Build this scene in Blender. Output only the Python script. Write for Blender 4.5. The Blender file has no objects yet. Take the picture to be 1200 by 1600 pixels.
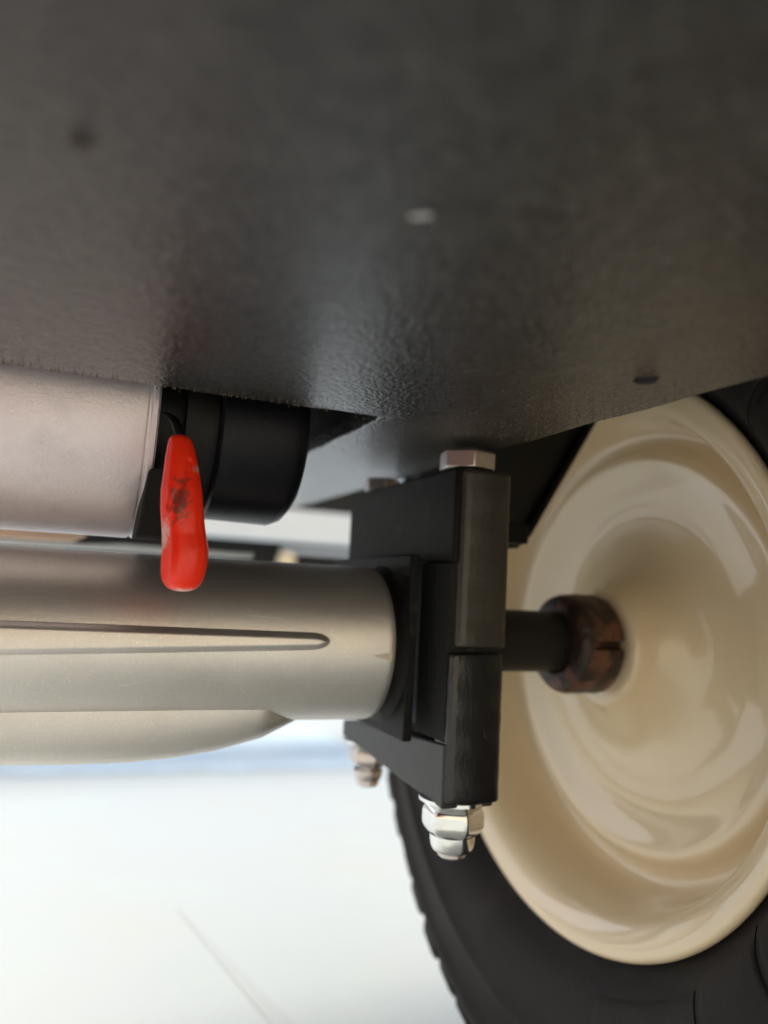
import bpy, bmesh, math, random
from mathutils import Vector, Matrix
random.seed(7)
R = math.radians
H = 0.235                      # height of the lens above the floor (metres)
sc = bpy.context.scene
col = sc.collection

# ------------------------------------------------------------------ camera
cd = bpy.data.cameras.new('camera'); cam = bpy.data.objects.new('camera', cd); col.objects.link(cam)
rt = Vector((0.9194, -0.3901, 0.0505)); fw = Vector((0.3838, 0.9178, 0.1018)); fw.normalize()
rt = (rt - rt.dot(fw) * fw).normalized(); up = rt.cross(fw)
m = Matrix((rt, up, -fw)).transposed().to_4x4(); m.translation = Vector((0, 0, H)); cam.matrix_world = m
cd.sensor_fit = 'VERTICAL'; cd.sensor_height = 36; cd.sensor_width = 27; cd.lens = 27
cd.clip_start = 0.01; cd.clip_end = 500
cd.dof.use_dof = True; cd.dof.focus_distance = 0.235; cd.dof.aperture_fstop = 5.8
sc.camera = cam

# ------------------------------------------------------------------ light
SUN_EL, SUN_AZ = R(56), R(130)          # azimuth: direction the light comes from, from +X towards +Y
w = bpy.data.worlds.new('World'); sc.world = w; w.use_nodes = True
nt = w.node_tree; bg = nt.nodes['Background']
sky = nt.nodes.new('ShaderNodeTexSky'); sky.sky_type = 'NISHITA'; sky.sun_disc = False
sky.sun_elevation = SUN_EL; sky.sun_rotation = R(90) - SUN_AZ; sky.dust_density = 4.0; sky.air_density = 1.0; sky.ozone_density = .6
nt.links.new(sky.outputs[0], bg.inputs[0]); bg.inputs[1].default_value = 0.15
sl = bpy.data.lights.new('sun', 'SUN'); sl.energy = 1.5; sl.angle = R(20); sl.color = (1, .95, .88)
so = bpy.data.objects.new('sun', sl); col.objects.link(so)
sd = Vector((math.cos(SUN_EL) * math.cos(SUN_AZ), math.cos(SUN_EL) * math.sin(SUN_AZ), math.sin(SUN_EL)))
so.rotation_euler = sd.to_track_quat('Z', 'Y').to_euler(); so.location = (0, 0, 5)
vs = sc.view_settings; vs.view_transform = 'Standard'; vs.look = 'None'; vs.gamma = 1; vs.exposure = 0.88
sc.cycles.use_denoising = True
sc.cycles.max_bounces = 10; sc.cycles.diffuse_bounces = 6

# ------------------------------------------------------------------ materials
def mat(name, base, rough=.5, metal=0, coat=0, coat_r=.1, layers=(), bumps=(), rlayers=(), spec=.5):
    """layers: (noise scale, (sx,sy,sz), lo, hi, colour, strength); bumps: (scale, (sx,sy,sz), strength, distance)"""
    mt = bpy.data.materials.new(name); mt.use_nodes = True
    n = mt.node_tree.nodes; l = mt.node_tree.links; b = n['Principled BSDF']
    b.inputs['Roughness'].default_value = rough; b.inputs['Metallic'].default_value = metal
    b.inputs['Coat Weight'].default_value = coat; b.inputs['Coat Roughness'].default_value = coat_r
    b.inputs['Specular IOR Level'].default_value = spec
    g = n.new('ShaderNodeNewGeometry'); pos = g.outputs['Position']
    def noise(scale, sv, detail=4, rg=.55):
        mp = n.new('ShaderNodeMapping'); mp.inputs['Scale'].default_value = sv; l.new(pos, mp.inputs[0])
        t = n.new('ShaderNodeTexNoise'); t.inputs['Scale'].default_value = scale
        t.inputs['Detail'].default_value = detail; t.inputs['Roughness'].default_value = rg
        l.new(mp.outputs[0], t.inputs[0]); return t.outputs[0]
    cur = None
    rgb = n.new('ShaderNodeRGB'); rgb.outputs[0].default_value = (*base, 1); cur = rgb.outputs[0]
    def ramp(src, lo, hi, a=0., c=1.):
        r = n.new('ShaderNodeMapRange'); r.inputs[1].default_value = lo; r.inputs[2].default_value = hi
        r.inputs[3].default_value = a; r.inputs[4].default_value = c; l.new(src, r.inputs[0]); return r.outputs[0]
    for (s, sv, lo, hi, c, k) in layers:
        mx = n.new('ShaderNodeMix'); mx.data_type = 'RGBA'
        l.new(ramp(noise(s, sv), lo, hi, 0, k), mx.inputs[0]); l.new(cur, mx.inputs[6]); mx.inputs[7].default_value = (*c, 1)
        cur = mx.outputs[2]
    l.new(cur, b.inputs['Base Color'])
    for (s, sv, lo, hi, a, c) in rlayers:
        l.new(ramp(noise(s, sv), lo, hi, a, c), b.inputs['Roughness'])
    prev = None
    for (s, sv, st, dist) in bumps:
        bp = n.new('ShaderNodeBump'); bp.inputs['Strength'].default_value = st; bp.inputs['Distance'].default_value = dist
        l.new(noise(s, sv, 3, .5), bp.inputs['Height'])
        if prev: l.new(prev, bp.inputs['Normal'])
        prev = bp.outputs[0]
    if prev:
        l.new(prev, b.inputs['Normal'])
        if coat and name.startswith('textured'): l.new(prev, b.inputs['Coat Normal'])
    mt['b'] = 1
    return mt
I3 = (1, 1, 1)

def panel_mat():
    mt = mat('textured_black_coating', (.005, .005, .005), .40, coat=.8, coat_r=.15, spec=.2,
             layers=[(9, I3, .5, .72, (.024, .019, .016), .9), (55, I3, .60, .74, (.035, .026, .021), .7), (100, I3, .42, .60, (.025, .024, .023), .7), (300, I3, .45, .62, (.027, .026, .025), .8), (520, I3, .52, .66, (.060, .057, .052), .8), (900, I3, .56, .66, (.085, .08, .072), .7), (1000, I3, .68, .74, (.16, .14, .12), .35)],
             bumps=[(230, I3, .3, .0010), (640, I3, .8, .0008), (1500, I3, .8, .0005)])
    n = mt.node_tree.nodes; l = mt.node_tree.links; b = n['Principled BSDF']
    # brown road dust that clings to the outer (+X) side of the sheet, and is matter than the coating
    g = n.new('ShaderNodeNewGeometry'); sx = n.new('ShaderNodeSeparateXYZ'); l.new(g.outputs['Position'], sx.inputs[0])
    t = n.new('ShaderNodeTexNoise'); t.inputs['Scale'].default_value = 26; t.inputs['Detail'].default_value = 6; l.new(g.outputs['Position'], t.inputs[0])
    a = n.new('ShaderNodeMath'); a.operation = 'MULTIPLY_ADD'; l.new(t.outputs[0], a.inputs[0]); a.inputs[1].default_value = .06; l.new(sx.outputs[0], a.inputs[2])
    r = n.new('ShaderNodeMapRange'); r.inputs[1].default_value = .125; r.inputs[2].default_value = .150; l.new(a.outputs[0], r.inputs[0])
    r2 = n.new('ShaderNodeMapRange'); r2.inputs[1].default_value = .30; r2.inputs[2].default_value = .24; l.new(sx.outputs[1], r2.inputs[0])
    mm = n.new('ShaderNodeMath'); mm.operation = 'MULTIPLY'; l.new(r.outputs[0], mm.inputs[0]); l.new(r2.outputs[0], mm.inputs[1])
    old = b.inputs['Base Color'].links[0].from_socket
    sp = n.new('ShaderNodeTexNoise'); sp.inputs['Scale'].default_value = 1500; sp.inputs['Detail'].default_value = 2; l.new(g.outputs['Position'], sp.inputs[0])
    cr = n.new('ShaderNodeValToRGB'); cr.color_ramp.elements[0].position = .42; cr.color_ramp.elements[0].color = (.022, .018, .014, 1)
    cr.color_ramp.elements[1].position = .68; cr.color_ramp.elements[1].color = (.13, .105, .08, 1); l.new(sp.outputs[0], cr.inputs[0])
    mx = n.new('ShaderNodeMix'); mx.data_type = 'RGBA'; l.new(mm.outputs[0], mx.inputs[0]); l.new(old, mx.inputs[6]); l.new(cr.outputs[0], mx.inputs[7])
    l.new(mx.outputs[2], b.inputs['Base Color'])
    rr = n.new('ShaderNodeMapRange'); rr.inputs[3].default_value = .18; rr.inputs[4].default_value = .62; l.new(mm.outputs[0], rr.inputs[0]); l.new(rr.outputs[0], b.inputs['Roughness'])
    return mt
M = {}
M['panel'] = panel_mat()
M['rawblack'] = mat('rough_black_board_edge', (.010, .009, .009), .6, layers=[(200, I3, .5, .7, (.06, .045, .035), .6)], bumps=[(500, (1, 1, .3), .7, .001)])
M['silver'] = mat('silver_painted_casting', (.82, .74, .755), .46, .65, layers=[(60, I3, .5, .75, (.55, .51, .51), .5), (1500, I3, .58, .7, (.92, .90, .90), .5)],
                  bumps=[(1100, I3, .30, .0004), (3200, I3, .25, .00015)])
M['bronze'] = mat('grey_metallic_axle_paint', (.69, .655, .615), .42, .9, layers=[(35, I3, .48, .72, (.60, .56, .51), .5), (1600, I3, .58, .7, (.95, .91, .84), .5)],
                  bumps=[(900, I3, .20, .0003), (3000, I3, .30, .00015)])
M['capblack'] = mat('satin_black_motor_cap', (.005, .005, .008), .42, spec=.25, layers=[(300, I3, .6, .75, (.03, .03, .032), .4)], bumps=[(1800, I3, .08, .0002)])
M['matblack'] = mat('matt_black_steel', (.007, .0065, .006), .5, spec=.3, bumps=[(900, I3, .2, .0003)])
M['bracket'] = mat('black_powder_coated_steel', (.006, .0055, .0045), .52, spec=.15, layers=[(120, I3, .58, .75, (.055, .047, .038), .5)],
                   bumps=[(260, I3, .10, .0006), (1400, I3, .2, .0002)])
M['litface'] = mat('black_steel_lit_face', (.020, .018, .016), .42, spec=.4, layers=[(90, I3, .5, .7, (.032, .028, .024), .6)], bumps=[(1400, I3, .2, .0002)])  # same black paint as the bracket, lightened for the light it reflects
M['barrel'] = mat('worn_gold_lit_barrel_paint', (.026, .022, .015), .33, spec=.5, layers=[(150, (1, 1, .4), .5, .7, (.045, .037, .025), .6), (900, I3, .6, .7, (.06, .05, .035), .5)], bumps=[(300, I3, .15, .0007), (1400, I3, .2, .0002)])  # gold light on the worn black front is put into this warm base
M['bracketgloss'] = mat('glossy_black_painted_steel', (.008, .008, .008), .24, spec=.55, layers=[(420, (1, 1, .4), .68, .76, (.20, .16, .13), .5)],
                        bumps=[(420, (1, 1, .5), .16, .0005), (1400, I3, .2, .0002)])
M['zinc'] = mat('bright_zinc_plating', (.80, .80, .79), .14, 1, layers=[(400, I3, .5, .7, (.62, .62, .60), .5)], bumps=[(1000, I3, .05, .0002)])
M['zincdull'] = mat('dull_zinc_plating', (.62, .56, .53), .32, 1, layers=[(400, I3, .5, .7, (.45, .42, .40), .5)], bumps=[(1200, I3, .15, .0002)])
M['cream'] = mat('glossy_cream_enamel', (.80, .65, .43), .36, 0, coat=.85, coat_r=.06, layers=[(14, I3, .5, .75, (.75, .60, .39), .5)], bumps=[(25, I3, .05, .001)])
M['rust'] = mat('rusty_brown_collar', (.030, .017, .012), .48, .2, layers=[(110, I3, .48, .6, (.16, .065, .035), .8), (300, I3, .55, .7, (.015, .01, .008), .8)],
                bumps=[(400, I3, .6, .0012)])
M['rubber'] = mat('black_tyre_rubber', (.012, .0098, .0092), .68, spec=.22, layers=[(30, I3, .45, .7, (.024, .020, .018), .8), (6, I3, .5, .7, (.030, .026, .023), .6), (1500, I3, .66, .72, (.12, .11, .10), .4)],
                  bumps=[(500, I3, .25, .0005), (90, I3, .2, .001)])
M['red'] = mat('red_vinyl_dip', (.95, .030, .006), .30, 0, spec=.35, coat=.12, coat_r=.10, layers=[(60, (1, 1, .5), .55, .75, (.50, .016, .010), .6)],
               bumps=[(160, I3, .10, .0006), (900, I3, .10, .0003)])
M['palebar'] = mat('pale_grey_paint', (.74, .77, .80), .4, 0, layers=[(20, I3, .5, .7, (.66, .70, .73), .5)])
M['peach'] = mat('peach_paint', (.72, .50, .36), .45, 0, layers=[(20, I3, .5, .7, (.66, .44, .32), .5)])

M['redcover'] = mat('glossy_red_cover_paint', (.60, .03, .02), .25, 0, coat=.5)
M['wall'] = mat('warm_plaster_wall', (.82, .71, .52), .7, layers=[(3, I3, .4, .7, (.76, .64, .46), .6)], bumps=[(60, I3, .3, .003)])

def red_dirt(mt):
    # scuffs, dirt smears and pale worn tip on the vinyl grip
    n = mt.node_tree.nodes; l = mt.node_tree.links; b = n['Principled BSDF']
    g = n.new('ShaderNodeNewGeometry')
    old = b.inputs['Base Color'].links[0].from_socket
    def blob(c, rad, sv, colr, k, nz, cur, lo=.25, hi=.75):
        s = n.new('ShaderNodeVectorMath'); s.operation = 'SUBTRACT'; l.new(g.outputs['Position'], s.inputs[0]); s.inputs[1].default_value = c
        m2 = n.new('ShaderNodeVectorMath'); m2.operation = 'MULTIPLY'; l.new(s.outputs[0], m2.inputs[0]); m2.inputs[1].default_value = sv
        ln = n.new('ShaderNodeVectorMath'); ln.operation = 'LENGTH'; l.new(m2.outputs[0], ln.inputs[0])
        t = n.new('ShaderNodeTexNoise'); t.inputs['Scale'].default_value = nz; t.inputs['Detail'].default_value = 7; t.inputs['Roughness'].default_value = .7
        l.new(g.outputs['Position'], t.inputs[0])
        a = n.new('ShaderNodeMath'); a.operation = 'MULTIPLY_ADD'; l.new(ln.outputs['Value'], a.inputs[0]); a.inputs[1].default_value = -1 / rad; m3 = n.new('ShaderNodeMath'); m3.operation = 'MULTIPLY_ADD'; l.new(t.outputs[0], m3.inputs[0]); m3.inputs[1].default_value = 2.4; m3.inputs[2].default_value = -.7; l.new(m3.outputs[0], a.inputs[2])
        r = n.new('ShaderNodeMapRange'); r.inputs[1].default_value = -lo; r.inputs[2].default_value = hi - .55; r.inputs[4].default_value = k; l.new(a.outputs[0], r.inputs[0])
        mx = n.new('ShaderNodeMix'); mx.data_type = 'RGBA'; l.new(r.outputs[0], mx.inputs[0]); l.new(cur, mx.inputs[6]); mx.inputs[7].default_value = (*colr, 1)
        return mx.outputs[2]
    y = .219
    c = blob((.0295, y, H + .022), .0075, (1.6, .5, .75), (.10, .035, .025), .85, 500, old)
    c = blob((.0345, y, H + .0315), .0036, (1.0, .5, 1.6), (.62, .42, .36), .8, 900, c, .12, .8)
    c = blob((.0262, y, H + .012), .0050, (2.4, .5, .6), (.75, .50, .44), .8, 800, c, .12, .8)
    c = blob((.0325, y, H - .0035), .0050, (.8, .5, 2.4), (.86, .62, .56), .9, 700, c, .2, .75)
    l.new(c, b.inputs['Base Color'])
red_dirt(M['red'])

def floor_mat():
    mt = mat('white_floor_coating', (.415, .455, .44), .45, 0, layers=[(5, I3, .48, .7, (.43, .445, .40), .7), (9, I3, .55, .75, (.41, .50, .45), .6), (30, I3, .68, .76, (.55, .52, .48), .35)],
             bumps=[(40, I3, .1, .002)])
    return mt
M['floor'] = floor_mat()
M['blueshade'] = mat('pale_blue_floor_shade', (.44, .56, .61), .5, 0, layers=[(12, I3, .5, .7, (.55, .62, .63), .8)], bumps=[(40, I3, .1, .002)])  # bluish shade of the far floor, given as a colour

# ------------------------------------------------------------------ building helpers
def link(name, bm, mt, parent=None, smooth=40, bevel=0, bseg=2, label=None, sub=0):
    """link a bmesh as ONE object whose origin is its own centre; coordinates are world ones with z measured from the lens height"""
    bmesh.ops.recalc_face_normals(bm, faces=bm.faces[:])
    c = Vector((0, 0, 0)); lo = Vector((1e9,) * 3); hi = -lo
    for v in bm.verts:
        for k in range(3):
            lo[k] = min(lo[k], v.co[k]); hi[k] = max(hi[k], v.co[k])
    c = (lo + hi) / 2
    bmesh.ops.translate(bm, verts=bm.verts[:], vec=-c)
    me = bpy.data.meshes.new(name); bm.to_mesh(me); bm.free()
    for p in me.polygons: p.use_smooth = True
    me.set_sharp_from_angle(angle=R(smooth))
    me.materials.append(mt)
    o = bpy.data.objects.new(name, me); col.objects.link(o)
    wloc = c + Vector((0, 0, H)); o['w'] = list(wloc)
    if parent is None: o.location = wloc
    else:
        o.parent = parent; o.location = wloc - Vector(parent['w'])
    if bevel:
        b = o.modifiers.new('bevel', 'BEVEL'); b.width = bevel; b.segments = bseg; b.limit_method = 'ANGLE'; b.angle_limit = R(35); b.harden_normals = False
    if sub:
        s = o.modifiers.new('sub', 'SUBSURF'); s.levels = sub; s.render_levels = sub
    if label: o['label'] = label
    return o
def box(bm, x0, x1, y0, y1, z0, z1):
    vs = [bm.verts.new((x, y, z)) for x in (x0, x1) for y in (y0, y1) for z in (z0, z1)]
    for f in ((0, 1, 3, 2), (4, 6, 7, 5), (0, 4, 5, 1), (2, 3, 7, 6), (0, 2, 6, 4), (1, 5, 7, 3)):
        bm.faces.new([vs[i] for i in f])
def prism(bm, pts, y0, y1, axes='xz'):
    """polygon in a plane extruded along the third axis"""
    def P(a, b, c): return {'xz': (a, c, b), 'yz': (c, a, b), 'xy': (a, b, c)}[axes]
    A = [bm.verts.new(P(a, b, y0)) for a, b in pts]; B = [bm.verts.new(P(a, b, y1)) for a, b in pts]
    bm.faces.new(A); bm.faces.new(B[::-1]); n = len(pts)
    for i in range(n): bm.faces.new((A[i], A[(i + 1) % n], B[(i + 1) % n], B[i]))
def lathe(bm, prof, y, z, seg=96, axis='x', cap0=False, cap1=False, fn=None):
    """prof: (position along axis, radius); axis x: centre (y,z) ; axis z: centre (x=y, y=z)"""
    rings = []
    for (s, r) in prof:
        ring = []
        for k in range(seg):
            a = 2 * math.pi * k / seg
            rr = r if fn is None else fn(s, r, a)
            if axis == 'x': ring.append(bm.verts.new((s, y - rr * math.cos(a), z + rr * math.sin(a))))
            else: ring.append(bm.verts.new((y + rr * math.cos(a), z + rr * math.sin(a), s)))
        rings.append(ring)
    for A, B in zip(rings, rings[1:]):
        for k in range(seg): bm.faces.new((A[k], A[(k + 1) % seg], B[(k + 1) % seg], B[k]))
    if cap0: bm.faces.new(rings[0])
    if cap1: bm.faces.new(rings[-1][::-1])
    return rings

# ------------------------------------------------------------------ the setting
bm = bmesh.new(); box(bm, -40, 40, -40, 40, -H - .2, -H)
fl = link('floor', bm, M['floor']); fl['kind'] = 'structure'
bm = bmesh.new()      # added sheet, its pale blue stands in for shade on the far floor
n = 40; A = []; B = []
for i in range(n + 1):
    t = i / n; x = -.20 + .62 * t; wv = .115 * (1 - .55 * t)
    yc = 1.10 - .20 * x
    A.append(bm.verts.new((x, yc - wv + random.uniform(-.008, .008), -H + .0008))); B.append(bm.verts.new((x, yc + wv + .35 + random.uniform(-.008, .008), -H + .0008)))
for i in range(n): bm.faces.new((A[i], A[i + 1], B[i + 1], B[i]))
o = link('floor_shade_band', bm, M['blueshade']); o['kind'] = 'structure'
bm = bmesh.new()      # tapered grey diagonal line laid on the floor
p0 = Vector((.10, .585)); p1 = Vector((.150, .33)); d = (p1 - p0).normalized(); nn = Vector((-d.y, d.x)) * .0045
vv = [bm.verts.new((q.x, q.y, -H + .0006)) for q in (p0 + nn * .1, p0 - nn * .1, p1 - nn * 1.9, p1 + nn * 1.9)]; bm.faces.new(vv)
M['greyline'] = mat('grey_floor_line', (.385, .42, .405), .6)
o = link('floor_line', bm, M['greyline']); o['kind'] = 'structure'

# ------------------------------------------------------------------ the vehicle
veh = bpy.data.objects.new('ride_on_vehicle', None); col.objects.link(veh)
veh.location = (.1, .27, 0); veh['w'] = [.1, .27, 0]
veh['label'] = 'underside of a small ride-on vehicle with black floor panel, silver axle and cream wheel'
veh['category'] = 'vehicle'

# --- black underbody panel with the cut-out for the motor
ZP = .056
CX1, CY0, CY1 = .093, .230, .345
def frange(a, b, s):
    n = max(1, round((b - a) / s)); return [a + (b - a) * i / n for i in range(n + 1)]
xs = sorted(set([round(v, 5) for v in frange(-.08, CX1, .0022) + frange(CX1, .153, .0025)]))
ys = sorted(set([round(v, 5) for v in frange(.02, .10, .02) + frange(.10, CY0, .004) + frange(CY0, CY1, .0025) + frange(CY1, .53, .02)]))
bm = bmesh.new(); grid = {}
def V(i, j):
    if (i, j) not in grid:
        x, y = xs[i], ys[j]
        dx = dy = 0
        if abs(y - CY0) < 1e-6 and x <= CX1 + 1e-6: dy = -.0006 + .0009 * math.sin(x * 310) * math.sin(x * 97 + 1) + random.uniform(-.00035, .00035)
        if abs(x - CX1) < 1e-6 and CY0 <= y <= CY1: dx = random.uniform(-.0004, .0004)
        if i == len(xs) - 1: dx = .0005 * math.sin(y * 120) + random.uniform(-.0002, .0002)
        z = ZP + .0004 * math.sin(x * 23 + 1) * math.sin(y * 19)
        if abs(y - CY0) < .0055 and x <= CX1: z += .0006 * (1 - abs(y - CY0) / .0055)
        grid[i, j] = bm.verts.new((x + dx, y + dy, z))
    return grid[i, j]
for i in range(len(xs) - 1):
    for j in range(len(ys) - 1):
        xc = (xs[i] + xs[i + 1]) / 2; yc = (ys[j] + ys[j + 1]) / 2
        if xc < CX1 and CY0 < yc < CY1: continue
        bm.faces.new((V(i, j), V(i + 1, j), V(i + 1, j + 1), V(i, j + 1)))
be = [e for e in bm.edges if e.is_boundary]
ex = bmesh.ops.extrude_edge_only(bm, edges=be)
for v in ex['geom']:
    if isinstance(v, bmesh.types.BMVert): v.co.z = ZP + .006
panel = link('floor_panel', bm, M['panel'], veh, smooth=50, bevel=.0007, label='black textured floor panel seen from below, dusty brown along its outer side')
bm = bmesh.new(); box(bm, -.082, .1565, .018, .225, ZP + .0061, ZP + .0085); box(bm, .096, .1565, .2251, .55, ZP + .0061, ZP + .0085)
link('backing_sheet', bm, M['rawblack'], panel, bevel=.0004)
bm = bmesh.new(); prism(bm, [(.0935, ZP + .0061), (.0935, ZP + .07), (.0955, ZP + .07), (.0955, ZP + .0061)], .231, .55)
link('cutout_wall', bm, M['rawblack'], panel)
bm = bmesh.new(); box(bm, -.08, .150, .02, .55, ZP + .0701, ZP + .08)
box(bm, -.08, .150, .546, .5499, ZP + .0086, ZP + .0699); box(bm, -.08, .150, .0201, .024, ZP + .0086, ZP + .0699); box(bm, -.0799, -.0765, .0241, .2, ZP + .0086, ZP + .0699); box(bm, .146, .1499, .0241, .5459, ZP + .0086, ZP + .0699); box(bm, -.0799, -.0765, .36, .5459, ZP + .0086, ZP + .0699)  # unseen walls added to keep light out from under the deck
link('deck', bm, M['matblack'], panel)
def ring_dent(name, x, y, r, mt, h=.0008):
    bm = bmesh.new(); n = 12; outer = []; inner = []
    for k in range(n):
        a = 2 * math.pi * k / n; q = r * random.uniform(.8, 1.2)
        outer.append(bm.verts.new((x + q * math.cos(a), y + q * math.sin(a), ZP - .0001))); inner.append(bm.verts.new((x + q * .6 * math.cos(a), y + q * .6 * math.sin(a), ZP - h)))
    for k in range(n): bm.faces.new((outer[k], outer[(k + 1) % n], inner[(k + 1) % n], inner[k]))
    bm.faces.new(inner); bm.faces.new(outer[::-1])
    link(name, bm, mt, panel)
M['flatblack'] = mat('flat_black', (.004, .004, .004), .8)  # flat black, also fills the shaded cavity of the bracket
M['chip'] = mat('bare_white_chip', (.55, .56, .58), .5)
M['brownspot'] = mat('dried_mud_spot', (.030, .021, .015), .75)
ring_dent('drilled_pit', .1318, .1490, .0030, M['flatblack'], .0008)
ring_dent('mud_spot', -0.0020, 0.1032, .0018, M['brownspot'], .0005)
bm = bmesh.new()
prism(bm, [(0.04361, 0.10026), (0.04595, 0.09811), (0.04646, 0.09871), (0.0442, 0.10061)], ZP - .0006, ZP - .0002, 'xy')
link('paint_chip', bm, M['chip'], panel)

# --- axle housing: tube with a long recessed slot, keel underneath, welded end plate
TY, TZ, TR = .279, -.0201, .0287
def groove(x, th):                       # height (negative: proud) of the cast rib at angle th (degrees up from the front)
    xe = .0868; cth = 4.6 - .00 * (x - xe)
    half_end = 5.6
    half = half_end + max(0, (xe - x)) * 44
    half = min(half, 10.5); c = 4.0 - max(0, xe - x) * 22; c = max(c, 1.6)
    hx = .0060
    if x > xe - hx:
        t = (x - (xe - hx)) / hx
        if t >= 1: return 0
        half *= math.sqrt(1 - t * t)
    d = half - abs(th - c)               # degrees inside the edge
    if d <= 0: return 0
    w_ = 5.2 if th > c else 4.4          # long scooped upper flank, short lower one
    k = min(1, d / w_); k = math.sin(k * math.pi / 2) ** 1.3
    return -.0018 * k
bm = bmesh.new()
tx = frange(-.13, -.06, .006) + frange(-.058, .070, .0015) + frange(.0708, .0905, .0006) + frange(.092, .1120, .001)
tx = sorted(set(tx)); ang = frange(-180, -24, 3)[:-1] + frange(-24, 24, .35)[:-1] + frange(24, 180, 3)[:-1]
rings = []
for x in tx:
    ring = []
    for th in ang:
        r = TR - groove(x, th)
        a = R(th)
        if x > .1105: r -= (x - .1105) * .35
        ring.append(bm.verts.new((x, TY - r * math.cos(a), TZ + r * math.sin(a))))
    rings.append(ring)
n = len(ang)
for A, B in zip(rings, rings[1:]):
    for k in range(n): bm.faces.new((A[k], A[(k + 1) % n], B[(k + 1) % n], B[k]))
bm.faces.new(rings[0]); bm.faces.new(rings[-1][::-1])
axle = link('axle_housing', bm, M['bronze'], veh, smooth=60, label='grey metallic axle tube with a long cast rib')
bm = bmesh.new()                          # keel: a deeper rounded body under the tube, running out to the right
prof = [(-.13, -.0603), (-.0118, -.0607), (.0072, -.0613), (.0273, -.0613), (.0421, -.0602), (.0552, -.0583), (.071, -.0543), (.0835, -.0495), (.095, -.045)]
P2 = []
for (a0, b0), (a1, b1) in zip(prof, prof[1:]):
    m_ = max(1, round((a1 - a0) / .004))
    for i in range(m_): t = i / m_; P2.append((a0 + (a1 - a0) * t, b0 + (b1 - b0) * t))
P2.append(prof[-1])
rr = []
for x, zb in P2:
    ring = []
    for k in range(25):
        a = math.pi * k / 24
        e = .55                             # squarish underside
        cx = math.copysign(abs(math.cos(a)) ** e, math.cos(a)); cz = abs(math.sin(a)) ** e
        wd = .0225 * max(.25, min(1, (-.040 - zb) / .0145))
        ring.append(bm.verts.new((x, TY + .004 + wd * cx, -.032 + (zb + .032) * cz)))
    rr.append(ring)
for A, B in zip(rr, rr[1:]):
    for k in range(24): bm.faces.new((A[k], A[k + 1], B[k + 1], B[k]))
    bm.faces.new((A[24], A[0], B[0], B[24]))
bm.faces.new(rr[0]); bm.faces.new(rr[-1][::-1])
link('keel', bm, M['bronze'], axle, smooth=70)
bm = bmesh.new(); box(bm, .1165, .1200, .251, .335, -.0525, .0135)
link('end_plate', bm, M['bracket'], axle, bevel=.0006)
bm = bmesh.new(); lathe(bm, [(.1119, .0255), (.1150, .0272), (.1166, .0300)], TY, TZ, 72, fn=lambda s, r, a: r + .0003 * math.sin(a * 31) + .0002 * math.sin(a * 17 + s * 900))
link('weld_bead', bm, M['bracket'], axle, smooth=70)
bm = bmesh.new()                          # pale chip where the paint has lifted at the tube's end
a0 = R(-6)
pts = [(.1040, -3.2), (.1105, -6.8), (.1108, -1.6), (.1092, -1.2)]
vv = []
for rr_ in (TR + .0002, TR - .0004):
    vv.append([bm.verts.new((x - (.0006 if i == 0 else 0), TY - rr_ * math.cos(R(t - 2)), TZ + rr_ * math.sin(R(t - 2)))) for i, (x, t) in enumerate(pts)])
bm.faces.new(vv[0]); bm.faces.new(vv[1][::-1])
for i in range(4): bm.faces.new((vv[0][i], vv[0][(i + 1) % 4], vv[1][(i + 1) % 4], vv[1][i]))
M['palechip'] = mat('lifted_paint_flake', (.55, .47, .36), .4, .3)
link('paint_flake', bm, M['palechip'], axle)

# --- motor: silver body, neck, satin black cap
MY, MZ = .285, .056
bm = bmesh.new()
lathe(bm, [(-.12, .030), (-.12, .0415), (-.119, .042)] + [(x, .042) for x in frange(-.11, .0205, .01)] + [(.0212, .0419), (.0217, .0414), (.0224, .0414), (.0229, .0419), (.0243, .0418), (.0250, .0410), (.0250, .020)], MY, MZ, 160, cap0=True, cap1=True)
motor = link('motor', bm, M['silver'], veh, smooth=35, label='silver painted motor cylinder tucked above the axle tube')
bm = bmesh.new(); lathe(bm, [(.0251, .026), (.034, .026), (.034, .033), (.0385, .0335), (.0385, .030), (.0449, .030)], MY - .003, MZ, 96, cap0=True, cap1=True)
link('motor_neck', bm, M['matblack'], motor, smooth=35)
bm = bmesh.new(); lathe(bm, [(.0450, .022), (.0450, .0315), (.0458, .0325), (.070, .0330), (.0735, .0315), (.0760, .0285), (.0768, .024), (.0770, .010)], MY - .005, MZ - .001, 128, cap0=True, cap1=True)
link('motor_cap', bm, M['capblack'], motor, smooth=35, label='satin black cylindrical motor cap')
bm = bmesh.new(); prism(bm, [(.0235, .034), (.0300, .036), (.0300, .014), (.0290, .0125), (.0210, .0125)], .247, .262)
link('clamp_lug', bm, M['flatblack'], motor, bevel=.0008)

def scratch(parent, x0, t0, x1, t1, w_, yc, zc, rad, mt):
    bm = bmesh.new(); n = 8; A = []; B = []
    for i in range(n + 1):
        u = i / n; x = x0 + (x1 - x0) * u; t = R(t0 + (t1 - t0) * u); ww = w_ * math.sin(math.pi * (.08 + .84 * u)) / rad; x += random.uniform(-.0002, .0002)
        for L_, s_ in ((A, 1), (B, -1)):
            a = t + s_ * ww; L_.append(bm.verts.new((x, yc - (rad + .00008) * math.cos(a), zc + (rad + .00008) * math.sin(a))))
    for i in range(n): bm.faces.new((A[i], A[i + 1], B[i + 1], B[i]))
    link('scratch', bm, mt, parent)
M['bright'] = mat('bright_bare_scratch', (.86, .84, .82), .35, .6)
scratch(motor, .0050, -43.9, .0146, -34.2, .00022, MY, MZ, .042, M['bright'])
scratch(axle, .058, 20, .071, 18.5, .00016, TY, TZ, TR, M['bright'])
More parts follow.
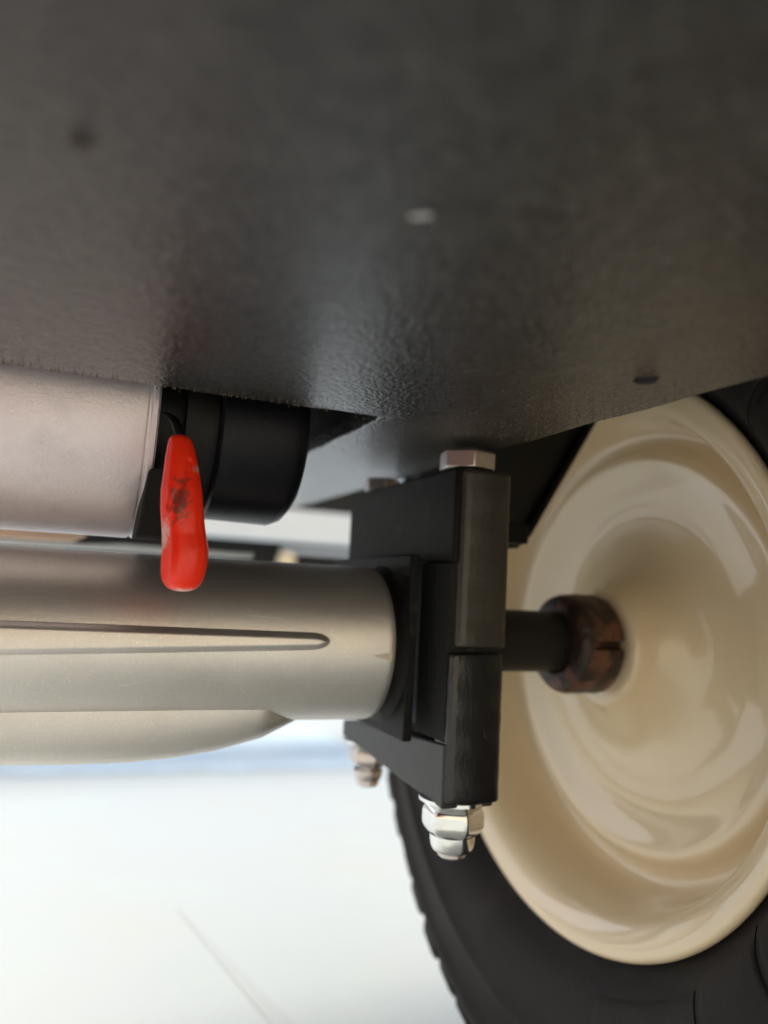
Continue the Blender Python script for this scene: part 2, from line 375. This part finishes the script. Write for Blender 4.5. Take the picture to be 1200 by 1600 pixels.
scratch(axle, .020, -28, .0265, -25, .00014, TY, TZ, TR, M['bright'])
bm = bmesh.new()                          # road dust caught on the coating, thickest by the cut edge and the outer side
for i in range(1500):
    if random.random() < .45: x, y = random.uniform(-.02, .075), CY0 - .0015 - random.expovariate(150)
    else: x, y = .152 - random.expovariate(30), random.uniform(.10, .235)
    if x < -.03 or y < .03: continue
    q = random.choice((.00008, .00012, .00018, .00026)) * random.uniform(.7, 1.3); z = ZP - .0003; a = random.uniform(0, 3)
    top = bm.verts.new((x, y, z - q * .9)); ring = [bm.verts.new((x + q * random.uniform(.7, 1.5) * math.cos(a + k * 2.1), y + q * random.uniform(.7, 1.4) * math.sin(a + k * 2.1), ZP + .0003)) for k in range(3)]
    for k in range(3): bm.faces.new((ring[k], ring[(k + 1) % 3], top))
M['dust'] = mat('tan_road_dust', (.15, .115, .08), .9)
dst = link('dust_specks', bm, M['dust'], panel, label='tan dust specks stuck to the black panel'); dst['kind'] = 'stuff'

# --- red lever in front of the tube
def capsule(bm, path, seg=40):
    rings = []
    for (x, y, z, rx, ry) in path:
        rings.append([bm.verts.new((x + rx * math.cos(2 * math.pi * k / seg), y + ry * math.sin(2 * math.pi * k / seg), z)) for k in range(seg)])
    for A, B in zip(rings, rings[1:]):
        for k in range(seg): bm.faces.new((A[k], A[(k + 1) % seg], B[(k + 1) % seg], B[k]))
    bm.faces.new(rings[0]); bm.faces.new(rings[-1][::-1])
key = [(.0417, .0291, .0010), (.0412, .0291, .0022), (.0402, .0292, .0032), (.0385, .0294, .0037), (.035, .0297, .0044), (.030, .0301, .0051), (.025, .0304, .0058), (.020, .0308, .0060),
       (.0165, .0313, .0060), (.013, .0319, .0061), (.009, .0325, .0064), (.005, .0325, .0064), (.002, .0324, .0061), (.0000, .0324, .0056), (-.0015, .0324, .0047), (-.0024, .0324, .0036), (-.0029, .0324, .0022), (-.0031, .0324, .0010)]
path = []
for (z0, x0, r0), (z1, x1, r1) in zip(key, key[1:]):
    m_ = max(2, round(abs(z1 - z0) / .0006))
    for i in range(m_):
        t = i / m_; path.append((x0 + (x1 - x0) * t, 0, z0 + (z1 - z0) * t, r0 + (r1 - r0) * t, (r0 + (r1 - r0) * t)))
path.append((key[-1][1], 0, key[-1][0], key[-1][2], key[-1][2]))
def sway(z): return .2245 - .003 * math.cos((z - .015) / .026 * 1.5)
bm = bmesh.new(); capsule(bm, [(x, sway(z) - (.0009 if z < .013 else 0) * min(1, (.013 - z) / .006), z, rx, ry * .92) for x, y, z, rx, ry in path], 48)
for v in bm.verts:                        # the fold where the dipped coat overlaps, running down the left flank
    if v.co.y < sway(v.co.z):
        ux = v.co.x - (.0262 + (.017 - v.co.z) * .05 if v.co.z < .017 else .0262 + (v.co.z - .017) * .32)
        if -.002 < v.co.z < .034: v.co.y += .0007 * math.exp(-(ux / .0008) ** 2)
    h = math.sin(v.co.z * 900 + v.co.x * 500) * math.sin(v.co.x * 1300 + 2 + v.co.z * 300)
    v.co.y -= .00003 * h
lever = link('release_lever', bm, M['red'], veh, smooth=80, label='red vinyl-dipped lever, scuffed and dirty, pale at its tip')
bm = bmesh.new()
rings = []
for i in range(12):
    t = i / 11; p = Vector((.0291 - .002 * t, .2245 + .024 * t * t, .0405 + .012 * t))
    rings.append([bm.verts.new((p.x + .0016 * math.cos(2 * math.pi * k / 12), p.y + .0016 * math.sin(2 * math.pi * k / 12), p.z)) for k in range(12)])
for A, B in zip(rings, rings[1:]):
    for k in range(12): bm.faces.new((A[k], A[(k + 1) % 12], B[(k + 1) % 12], B[k]))
bm.faces.new(rings[0]); bm.faces.new(rings[-1][::-1])
link('lever_rod', bm, M['matblack'], lever)

# --- steering knuckle bracket with two through bolts
bm = bmesh.new(); prism(bm, [(.262, -.0519), (.345, -.0519), (.345, .0109), (.262, .0109)], .1345, .1385, 'yz')
br = link('steering_bracket', bm, M['matblack'], veh, bevel=.0005, label='black steel bracket clamped between axle tube and wheel')
bm = bmesh.new(); box(bm, .1270, .1465, .2385, .3455, .0110, .0450)
link('upper_arm', bm, M['bracket'], br, bevel=.0011, bseg=3)
bm = bmesh.new(); prism(bm, [(.2385, -.0728), (.3385, -.0668), (.3385, -.0598), (.2525, -.052), (.2385, -.051)], .1264, .1465, 'yz')
link('lower_arm', bm, M['litface'], br, bevel=.0008, bseg=3)
def barrel(name, x0, x1, y0, y1, z0, z1, cr, mt, wob=.00004):
    bm = bmesh.new(); cx, cy = (x0 + x1) / 2, (y0 + y1) / 2; hx, hy = (x1 - x0) / 2, (y1 - y0) / 2
    sec = []
    for (sx, sy, a0) in ((1, 1, 0), (-1, 1, 90), (-1, -1, 180), (1, -1, 270)):
        for k in range(9):
            a = R(a0 + 90 * k / 8); sec.append((cx + sx * (hx - cr) + cr * math.cos(a), cy + sy * (hy - cr) + cr * math.sin(a)))
    zz = [z0, z0 + .0003, z0 + .0009] + frange(z0 + .002, z1 - .002, .002) + [z1 - .0009, z1 - .0003, z1]
    rings = []
    for i, z in enumerate(zz):
        ins = {0: .0009, 1: .0003, 2: 0}.get(min(i, len(zz) - 1 - i), 0)
        rings.append([bm.verts.new((cx + (x - cx) * (1 - ins / hx) + wob * math.sin(z * 700 + x * 300), cy + (y - cy) * (1 - ins / hy) + wob * math.sin(z * 500 + x * 900), z)) for x, y in sec])
    n = len(sec)
    for A, B in zip(rings, rings[1:]):
        for k in range(n): bm.faces.new((A[k], A[(k + 1) % n], B[(k + 1) % n], B[k]))
    bm.faces.new(rings[0]); bm.faces.new(rings[-1][::-1])
    return link(name, bm, mt, br, smooth=35)
barrel('upper_barrel', .1290, .1495, .2368, .2620, -.0183, .0446, .0035, M['barrel'])
barrel('lower_barrel', .1270, .1485, .2366, .2490, -.0712, -.0202, .0028, M['bracketgloss'], .00006)
bm = bmesh.new(); lathe(bm, [(-.0203, .0098), (-.0203, .0103), (-.0196, .0105), (-.0190, .0105), (-.0182, .0103), (-.0182, .0098)], .1378, .2498, 48, 'z', True, True)
link('thrust_washer', bm, M['matblack'], br)
bm = bmesh.new(); box(bm, .1268, .1475, .2398, .2628, -.0508, .0107)
link('cavity_shade', bm, M['flatblack'], br)  # added black box, puts the open cavity's shade into solid colour
def hexpr(bm, cx, cy, z0, z1, rc, rot=0, ch=.0008):
    for (za, zb, ra, rb) in ((z0, z0 + ch, rc - ch, rc), (z0 + ch, z1 - ch, rc, rc), (z1 - ch, z1, rc, rc - ch)):
        A = [bm.verts.new((cx + ra * math.cos(R(rot + 60 * k)), cy + ra * math.sin(R(rot + 60 * k)), za)) for k in range(6)]
        B = [bm.verts.new((cx + rb * math.cos(R(rot + 60 * k)), cy + rb * math.sin(R(rot + 60 * k)), zb)) for k in range(6)]
        for k in range(6): bm.faces.new((A[k], A[(k + 1) % 6], B[(k + 1) % 6], B[k]))
        if za == z0: bm.faces.new(A)
        if zb == z1: bm.faces.new(B[::-1])
    bmesh.ops.remove_doubles(bm, verts=bm.verts[:], dist=1e-6)
BOLTS = [((.1372, .2500), .0452, -.0714, 16), ((.1378, .3330), .0452, -.0672, 4)]
parts0 = None
for i, ((bx, by), zt, zb, rot) in enumerate(BOLTS):
    if i == 0:
        bm = bmesh.new(); lathe(bm, [(-.0925, .0042), (-.0918, .0050), (zt, .0050)], bx, by, 24, 'z', True, True)
        bt = link('bolt', bm, M['zincdull'], br, label='through bolt at the front of the bracket')
        bm = bmesh.new(); hexpr(bm, bx, by, zt + .0003, zt + .0078, .0106, rot)
        hd = link('bolt_head', bm, M['zincdull'], br, smooth=25, bevel=.0003)
        bm = bmesh.new(); hexpr(bm, bx, by, zb - .0135, zb - .0016, .0114, rot + 12, .0030)
        nu = link('nut', bm, M['zinc'], br, smooth=25, bevel=.0012, bseg=4)
        bm = bmesh.new(); lathe(bm, [(zb - .0132, .0080), (zb - .0150, .0080), (zb - .0172, .0076), (zb - .0186, .0068), (zb - .0194, .0056), (zb - .0192, .0046)], bx, by, 40, 'z')
        cp = link('nut_collar', bm, M['zinc'], br, smooth=50)
        bm = bmesh.new(); lathe(bm, [(zb - .0015, .0060), (zb - .0015, .0125), (zb - .0003, .0125), (zb - .0003, .0060)], bx, by, 40, 'z')
        wa = link('washer', bm, M['zinc'], br, smooth=30)
        parts0 = (bt, hd, nu, cp, wa); b0 = Vector((bx, by, 0)), zt, zb
    else:
        for p in parts0:
            q = p.copy(); col.objects.link(q); q.location = p.location + Vector((bx - b0[0].x, by - b0[0].y, (zb - b0[2]) if p is not hd else zt - b0[1]))
            if p in (nu, cp, hd):
                q.data = p.data.copy(); q.data.materials[0] = M['zincdull']
                q.scale = (.82, .82, .82)
            if p is bt: q['label'] = 'through bolt at the rear of the bracket'

# --- gusset between bracket and panel, with a turned edge
bm = bmesh.new(); prism(bm, [(.1505, .0225), (.1725, .0205), (.1795, .0265), (.2180, .0900), (.1505, .0900)], .2790, .2830)
gs = link('gusset', bm, M['matblack'], veh, bevel=.0005)
bm = bmesh.new(); prism(bm, [(.1725, .0206), (.1760, .0204), (.1825, .0262), (.2215, .0898), (.2181, .0900), (.1796, .0265)], .2740, .2850)
link('turned_edge', bm, M['bracket'], gs, bevel=.0005)
bm = bmesh.new(); box(bm, .1475, .1735, .262, .300, .0215, .030); 
link('gusset_foot', bm, M['bracket'], gs, bevel=.001)

# --- stub axle, collar
WY, WZ = .2726, -.0198
bm = bmesh.new(); lathe(bm, [(.1490, .0125), (.2120, .0125), (.2128, .0116)], WY, WZ + .0022, 64, cap0=True, cap1=True)
stub = link('stub_axle', bm, M['matblack'], veh, smooth=35)
bm = bmesh.new(); lathe(bm, [(.1942, .0128), (.1942, .0160), (.1950, .0182), (.1968, .0199), (.1995, .0207), (.2060, .0209), (.2075, .0206), (.2085, .0207), (.2120, .0208), (.2142, .0203), (.2150, .0190), (.2150, .0130)], WY, WZ + .0016, 96,
                         fn=lambda s, r, a: r * (1 + .008 * math.sin(a * 5 + s * 300) * (1 if r > .015 else 0)) - (.0042 if (.2015 < s < .2176 and abs(((a - R(2) + math.pi) % (2 * math.pi)) - math.pi) < .08) else 0))
link('hub_collar', bm, M['rust'], stub, smooth=50, label='rusty brown collar on the stub axle')

# --- wheel rim (cream) and tyre
def rim_prof():
    return [(.2175, .0135), (.2165, .0215), (.2172, .0235), (.2186, .0244), (.2200, .0250), (.2222, .0258), (.2258, .0275), (.2305, .0308), (.2350, .0355), (.2385, .0415), (.2405, .0485), (.2410, .0560), (.2400, .0640), (.2380, .0715), (.2355, .0775), (.2336, .0815), (.2330, .0838), (.2335, .0856), (.2355, .0874), (.2385, .0892), (.2402, .0915), (.2405, .0940), (.2390, .0962), (.2360, .0978), (.2300, .0990), (.2220, .1000), (.2150, .1012), (.2095, .1030), (.2060, .1055), (.2040, .1085),
            (.2022, .1115), (.2014, .1138), (.2012, .1155), (.2020, .1168), (.2036, .1174), (.2052, .1168), (.2060, .1152), (.2064, .1120)]
bm = bmesh.new(); lathe(bm, rim_prof(), WY, WZ, 192)
rim = link('wheel_rim', bm, M['cream'], veh, smooth=75, label='glossy cream dished wheel rim')
s = rim.modifiers.new('sub', 'SUBSURF'); s.levels = 1; s.render_levels = 1
bm = bmesh.new(); lathe(bm, [(.2420, .010), (.2425, .085), (.2500, .0985), (.2900, .1000), (.2950, .1150)], WY, WZ, 96, cap0=True)
link('outer_rim_half', bm, M['cream'], rim, smooth=60)
tp = [(.2068, .1100), (.2062, .1150), (.2055, .1180), (.2020, .1210), (.1975, .1245), (.1935, .1290), (.1905, .1350), (.1893, .1420), (.1888, .1475), (.1868, .1494), (.1862, .1515), (.1880, .1534), (.1898, .1570), (.1912, .1640), (.1925, .1720), (.1928, .1750), (.1908, .1772), (.1908, .1802), (.1940, .1850), (.1968, .1905), (.2010, .1955), (.2080, .1995), (.2200, .2025), (.2400, .2040)]
tp = tp + [(.496 - x, r) for x, r in tp[::-1][1:]]
bm = bmesh.new(); lathe(bm, tp, WY, WZ, 288)
tyre = link('tyre', bm, M['rubber'], veh, smooth=60, label='black rubber tyre with ribbed sidewall')
s = tyre.modifiers.new('sub', 'SUBSURF'); s.levels = 1; s.render_levels = 1
# tread lugs round the near shoulder (each a block of its own)
lug_me = None
NL = 58
def lug_bm():
    bm = bmesh.new()
    sec = [(.1958, .1885), (.1958, .1930), (.1975, .1980), (.2010, .2030), (.2100, .2062), (.2330, .2080), (.2330, .1980), (.2050, .1930)]
    hw = math.pi * 2 / NL * .36
    rows = []
    for a, sc_ in ((-hw, .985), (-hw * .8, 1.0), (hw * .8, 1.0), (hw, .985)):
        rows.append([bm.verts.new((x, WY - r * sc_ * math.cos(a), WZ + r * sc_ * math.sin(a))) for x, r in sec])
    n = len(sec)
    for A, B in zip(rows, rows[1:]):
        for k in range(n): bm.faces.new((A[k], A[(k + 1) % n], B[(k + 1) % n], B[k]))
    bm.faces.new(rows[0]); bm.faces.new(rows[-1][::-1]); return bm
lug = link('tread_lug', lug_bm(), M['rubber'], tyre, smooth=40)
# put the origin of the lug on the wheel's axis so that copies only need a rotation
ax = Vector((.248, WY, WZ + H)); off = Vector(lug['w']) - ax
for v in lug.data.vertices: v.co += off
lug['w'] = list(ax); lug.location = ax - Vector(tyre['w'])
for k in range(1, NL):
    q = lug.copy(); col.objects.link(q); q.rotation_euler = (2 * math.pi * k / NL + random.uniform(-.012, .012), 0, 0); sc_ = random.uniform(.982, 1.0); q.scale = (1, sc_, sc_)
# raised pads on the sidewall with cracks between them
def side_pad(name, r0, r1, a0, a1, h, jag=0):
    """a raised patch of sidewall between two radii and two angles (degrees, 0 = towards the lens, negative = down)"""
    def xs_at(r):
        for (x0, ra), (x1, rb) in zip(tp, tp[1:]):
            if ra <= r <= rb: return x0 + (x1 - x0) * (r - ra) / (rb - ra)
        return .19
    bm = bmesh.new(); na, nr = 26, 6; top = []; bot = []
    for i in range(na + 1):
        ta, tb = [], []
        for j in range(nr + 1):
            u = i / na; v = j / nr
            r = r0 + (r1 - r0) * v + jag * math.sin(u * 19 + v) * (1 if j == nr else (.4 if j == 0 else 0)); a = R(a0 + (a1 - a0) * u + jag * 220 * math.sin(v * 9) * (1 if i in (0, na) else 0))
            edge = 1 if 0 < i < na and 0 < j < nr else 0
            x = xs_at(r) - (h if edge else h * .55)
            ta.append(bm.verts.new((x, WY - r * math.cos(a), WZ + r * math.sin(a)))); tb.append(bm.verts.new((xs_at(r) + .001, WY - r * math.cos(a), WZ + r * math.sin(a))))
        top.append(ta); bot.append(tb)
    for i in range(na):
        for j in range(nr):
            bm.faces.new((top[i][j], top[i + 1][j], top[i + 1][j + 1], top[i][j + 1])); bm.faces.new((bot[i][j], bot[i][j + 1], bot[i + 1][j + 1], bot[i + 1][j]))
    for i in range(na):
        bm.faces.new((top[i][0], bot[i][0], bot[i + 1][0], top[i + 1][0])); bm.faces.new((top[i][nr], top[i + 1][nr], bot[i + 1][nr], bot[i][nr]))
    for j in range(nr):
        bm.faces.new((top[0][j], top[0][j + 1], bot[0][j + 1], bot[0][j])); bm.faces.new((top[na][j], bot[na][j], bot[na][j + 1], top[na][j + 1]))
    return link(name, bm, M['rubber'], tyre, smooth=70)
side_pad('raised_pad', .127, .142, -75, -52, .0008)
side_pad('raised_pad', .1215, .150, -50.5, -37.5, .0011, .0005)
side_pad('raised_pad', .1215, .150, -36.2, -22, .0011, .0007)
side_pad('raised_pad', .122, .150, 22, 38, .0011, .0005)
side_pad('raised_pad', .122, .150, 39.5, 58, .0011, .0005)

bm = bmesh.new(); prism(bm, [(-.02, .150), (.03, .190), (.12, .205), (.42, .205), (.51, .190), (.56, .150), (.56, .146), (.51, .186), (.42, .201), (.12, .201), (.03, .186), (-.02, .146)], .158, .315, 'yz')
box(bm, .1520, .1579, .02, .545, ZP + .072, ZP + .146)  # unseen arch and skirt, added to block sun on the hub
link('hub_shade', bm, M['matblack'], veh, bevel=.0008, label='unseen black arch added to keep sun off the hub')
# --- the vehicle's red side cover and the wall on the near side: both only seen as reflections in paint and zinc
bm = bmesh.new(); prism(bm, [(.02, .062), (.02, .00), (.035, -.03), (.07, -.045), (.17, -.045), (.20, -.02), (.205, .062)], -.088, -.083, 'yz')
link('side_cover', bm, M['redcover'], veh, bevel=.001, label='glossy red side cover hanging along the left edge of the floor panel')
bm = bmesh.new(); box(bm, -4, 4, -1.45, -1.3, -H + .0015, 2.4)
wl = link('wall', bm, M['wall'], bevel=.004); wl['kind'] = 'structure'
# --- pale cross bar, dark rail and knob seen beyond the tubes
bm = bmesh.new(); prism(bm, [(1.160, .119), (1.184, .120), (1.200, .104), (1.200, .070), (1.170, .068), (1.160, .072)], -.80, .60, 'yz')
link('cross_bar', bm, M['palebar'], veh, bevel=.002, label='pale grey painted cross bar beyond the tubes')
bm = bmesh.new(); box(bm, -.80, .60, 1.24, 1.28, .030, .20)
rail = link('rear_rail', bm, M['matblack'], veh, bevel=.003, label='dark rail behind the pale cross bar')
bm = bmesh.new(); box(bm, .336, .60, 1.225, 1.2395, .055, .063)
link('rail_trim', bm, M['palebar'], rail, bevel=.001)
bm = bmesh.new()
bmesh.ops.create_uvsphere(bm, u_segments=24, v_segments=16, radius=.015); bmesh.ops.translate(bm, verts=bm.verts[:], vec=(.336, 1.2, .041))
link('knob', bm, M['cream'], veh, label='small cream knob seen above the axle tube')
bm = bmesh.new(); prism(bm, [(-.30, .016), (.005, .016), (.012, .0195), (.004, .0225), (-.02, .0245), (-.30, .027)], .40, .41)
link('peach_strip', bm, M['peach'], veh, bevel=.0008, label='peach painted strip glimpsed in the gap under the motor')
bm = bmesh.new(); prism(bm, [(-.05, .0135), (.10, .0145), (.10, .0175), (.030, .0178), (.012, .0165), (-.05, .0160)], .425, .435)
link('pale_strip', bm, M['palebar'], veh, bevel=.0005, label='thin pale strip glimpsed in the gap under the motor')
for o in list(bpy.data.objects):
    if 'w' in o: del o['w']
